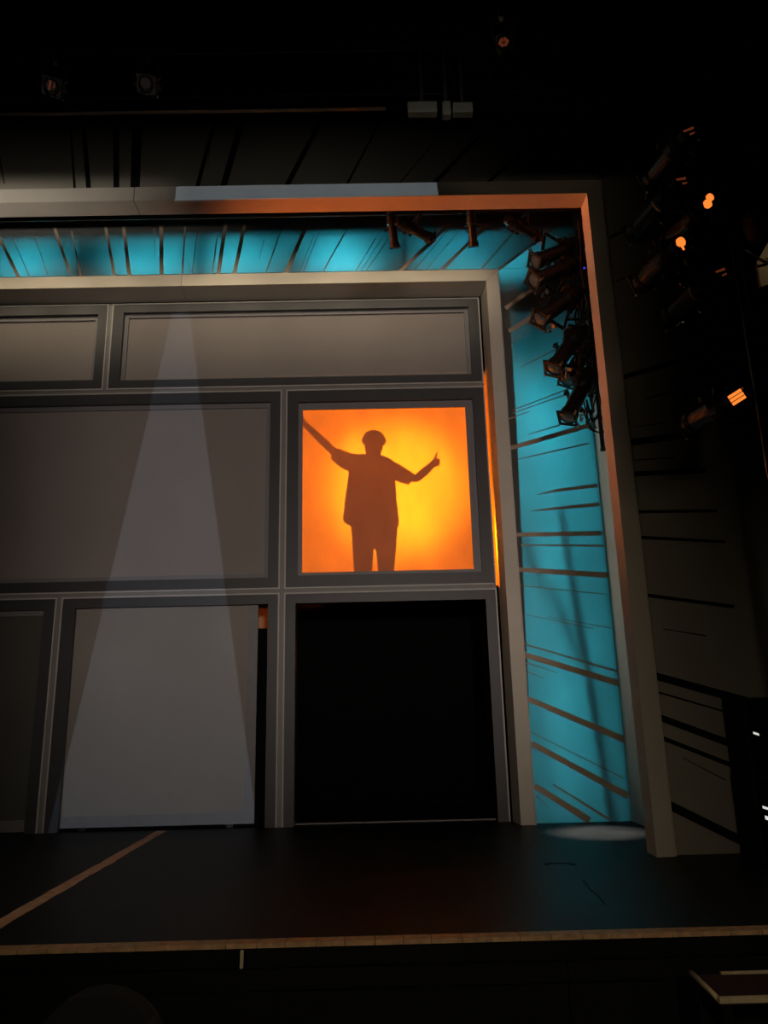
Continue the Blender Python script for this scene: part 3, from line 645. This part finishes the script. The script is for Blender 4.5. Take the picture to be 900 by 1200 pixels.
# ------------------------------------------------------------------ person behind the screen, lit from behind by a lamp on a stand
LPOS = Vector((.27, SY + 3.2, 4.08)); PY = SY + 1.2
def sp(px, py, dy=0.0):
    s = at(px, py, SY); k = (PY + dy - LPOS.y) / (SY - LPOS.y); return LPOS + (s - LPOS) * k
KR = (at(500, 570, SY) - at(400, 570, SY)).length / 100 / 1.6      # metres per photo pixel at the person
lamp = spot('shadow_lamp', LPOS, (LPOS.x - .02, SY, LPOS.z - .02), 1750, (1.0, 0.165, 0.001), 165, .6, .012)
spot('shadow_lamp_core', LPOS, (LPOS.x, SY, LPOS.z - .05), 3600, (1.0, 0.26, 0.004), 40, 1.0, .012)

per = tag(empty('person', (sp(438, 640).x, PY, 2.74)), 'person in loose short-sleeved shirt, one arm raised, other hand thumbs up, shadowed on orange screen', 'person')
joints = []; edges = []
def J(px, py, r, parent_i=None, dy=0.0, rz=None):
    joints.append((sp(px, py, dy), r * KR, (rz or r) * KR)); i = len(joints) - 1
    if parent_i is not None: edges.append((parent_i, i))
    return i
pel = J(439.5, 626, 19); s1 = J(438, 605, 19, pel); s2 = J(436, 580, 19, s1); ch = J(436, 556, 21, s2, rz=15); nb = J(437.5, 541, 9, ch); nk = J(438, 531.5, 8.6, nb)
h1 = J(438.2, 523.5, 12.6, nk, -.012); h2 = J(438.3, 515, 14.5, h1); h3 = J(438.4, 508, 10, h2)
nose = J(438, 519, 2, h1, -.10)
for x in (426, 451): J(x, 518.5, 2.2, h2)
# legs to the deck
feet_z = 2.75
for hx, kx, ax in ((426, 424.5, 424), (452.5, 452, 452)):
    a = J(hx, 634, 11, pel); b = J(kx, 690, 8, a)
    foot = Vector((sp(ax, 740).x, PY, feet_z + .075)); joints.append((foot, .04, .04)); k = len(joints) - 1; edges.append((b, k))
    joints.append((foot + Vector((0, -.05, -.04)), .035, .035)); edges.append((k, k + 1))
    joints.append((foot + Vector((0, -.17, -.05)), .03, .022)); edges.append((k + 1, k + 2))
# arm raised to the upper left of the screen
a = J(418, 543, 9, ch); b = J(392, 530.3, 5.2, a); c = J(375, 514, 4.9, b); d = J(359.5, 499, 3.8, c); hl = J(354, 494.5, 3.4, d)
for dx, dy_, k in ((-8, -1, 0), (-8.5, -4, .0), (-8, -6.5, 0), (-6, -9, 0)):
    m1 = J(354 + dx * .5, 494.5 + dy_ * .55 - 1.2, 1.25, hl); J(354 + dx, 494.5 + dy_ - 2, 1.05, m1, -.01)
t1 = J(355, 489.8, 1.2, hl); J(354, 486, 1.0, t1)
# thumbs-up arm
a = J(457, 547, 9, ch); b = J(487, 562, 5.6, a); c = J(499, 551.5, 5.4, b); d = J(507, 544, 3.9, c); fist = J(511, 541.4, 4.8, d)
for k, yy in enumerate((538.4, 540.8, 543.2, 545.2)):
    f1 = J(514.6, yy, 1.3, fist, -.012); f2 = J(514.4, yy + .1, 1.25, f1, -.04); J(510.5, yy + .2, 1.15, f2, -.045)
t1 = J(510.2, 537.2, 1.7, fist); t2 = J(511.3, 533.5, 1.35, t1); J(512.2, 529.8, .95, t2)
me = bpy.data.meshes.new('body'); me.from_pydata([tuple(j[0]) for j in joints], edges, []); me.materials.append(M['skin'])
body = bpy.data.objects.new('body', me); C.objects.link(body); child(body, per)
sk = body.modifiers.new('skin', 'SKIN'); sk.use_smooth_shade = True
for i, j in enumerate(joints):
    v = me.skin_vertices[0].data[i]; v.radius = (j[1], j[2]); v.use_root = (i == 0)
su_ = body.modifiers.new('subdivision', 'SUBSURF'); su_.levels = 1; su_.render_levels = 2
def rings_mesh(name, rings, m, seg=22, parent=per, caps=(False, False)):
    """loft of ellipses: (xl, xr, y, depth half in px)"""
    bm = bmesh.new(); R0 = []
    for xl, xr, yl, yr, dp in rings:
        row = []
        for k in range(seg):
            t = 2 * math.pi * k / seg; q = (1 - math.cos(t)) / 2
            p = sp(xl + (xr - xl) * q, yl + (yr - yl) * q); p.y += math.sin(t) * dp * KR; row.append(bm.verts.new(p))
        R0.append(row)
    for r0, r1 in zip(R0, R0[1:]):
        for k in range(seg): bm.faces.new((r0[k], r0[(k + 1) % seg], r1[(k + 1) % seg], r1[k]))
    if caps[0]: bm.faces.new(R0[0])
    if caps[1]: bm.faces.new(R0[-1])
    fix(bm); o = finish(name, bm, m, None, True); return child(o, parent)
shirt = rings_mesh('shirt', [(430.5, 446, 532, 533, 8), (420, 453, 532.5, 535.5, 13), (409, 460, 535, 539, 17), (407, 463, 545, 546, 21), (408.5, 463.2, 556, 557, 23), (407.3, 463.4, 566, 566, 23),
    (404.8, 464.6, 582, 582, 23), (403.2, 465.6, 596, 594, 23), (401.4, 467.4, 609, 609, 23), (404.5, 467.6, 612, 613, 22.5), (411, 467.8, 615.5, 615.5, 22)], 'shirt')
child(tube('sleeve', [sp(417, 543), sp(408, 541), sp(399.5, 536.3), sp(392.6, 532)], [12 * KR, 11.2 * KR, 9.8 * KR, 8.3 * KR], 'shirt', seg=14), per)
child(tube('sleeve', [sp(452, 548), sp(463, 552.5), sp(473, 557.5), sp(482.5, 562)], [11 * KR, 10.6 * KR, 9.4 * KR, 7.6 * KR], 'shirt', seg=14), per)
pants = rings_mesh('trousers', [(409.5, 466.2, 606, 606, 18), (411.5, 465.8, 620, 620, 18), (412.2, 465.2, 628, 628, 18), (412.8, 464.6, 634, 634, 17)], 'jeans')
rings_mesh('trouser_leg', [(412.6, 439.4, 632, 634, 15), (413.3, 437.8, 645, 645, 13), (415, 436, 669, 669, 11), (415.5, 434.5, 700, 700, 10), (415, 434, 742, 742, 9)], 'jeans')
rings_mesh('trouser_leg', [(438.2, 464.8, 634, 632, 15), (440.6, 464.2, 645, 645, 13), (443, 461.6, 669, 669, 11), (443, 461.5, 700, 700, 10), (443, 461, 742, 742, 9)], 'jeans')
bm = bmesh.new(); bmesh.ops.create_uvsphere(bm, u_segments=28, v_segments=18, radius=1)
rh = random.Random(4); hc = sp(438.3, 515.8)
for v in bm.verts:
    j = 1 + rh.uniform(-.03, .035)
    side_lock = 1.1 if -.35 < v.co.z < .05 else 0
    v.co = Vector((hc.x + v.co.x * (13.1 + side_lock) * KR * j, hc.y + .02 + v.co.y * 13.5 * KR * j, hc.z + v.co.z * 11.9 * KR * j))
bmesh.ops.delete(bm, geom=[v for v in bm.verts if v.co.z < hc.z - 6.0 * KR or (v.co.y < hc.y - 5 * KR and v.co.z < hc.z + 4 * KR)], context='VERTS')
fix(bm); child(finish('hair', bm, 'hair', None, True), per)
for s in (-1, 1):
    bm = bmesh.new(); bmesh.ops.create_uvsphere(bm, u_segments=10, v_segments=8, radius=.012)
    for v in bm.verts: v.co += sp(438.2 + s * 4.6, 516, -.078)
    child(finish('eye', bm, 'white', None, True), per)
child(tube('mouth', [sp(435.2, 524.2, -.074), sp(438.2, 524.8, -.078), sp(441.2, 524.2, -.074)], .005, 'hair', seg=6), per)
for hx in (424, 452):
    f = Vector((sp(hx, 740).x, PY, feet_z)); bm = bmesh.new(); add_box(bm, f.x - .05, f.x + .05, f.y - .2, f.y + .08, 2.741, 2.80); fix(bm)
    bmesh.ops.bevel(bm, geom=bm.edges[:], offset=.02, segments=2, affect='EDGES'); child(finish('shoe', bm, 'black'), per)

ls = tag(empty('lamp_stand', (LPOS.x, LPOS.y + .3, 2.74)), 'orange-gelled spotlight stand behind the shadow screen', 'lamp')
child(tube('pole', [(LPOS.x, LPOS.y + .3, 2.9), (LPOS.x, LPOS.y + .3, LPOS.z - .13)], .018, 'iron'), ls)
for k in range(3):
    t = 2 * math.pi * k / 3; child(tube('leg', [(LPOS.x, LPOS.y + .3, 3.1), (LPOS.x + .35 * math.cos(t), LPOS.y + .3 + .35 * math.sin(t), 2.752)], .011, 'iron'), ls)
child(tube('lamp_housing', [(LPOS.x, LPOS.y + d_, LPOS.z) for d_ in (.04, .10, .35, .52, .55)], [.11, .12, .12, .10, .06], 'iron', seg=18), ls)
child(tube('lens', [(LPOS.x, LPOS.y + d_, LPOS.z) for d_ in (.025, .035)], [.09, .09], 'glass', seg=18), ls)
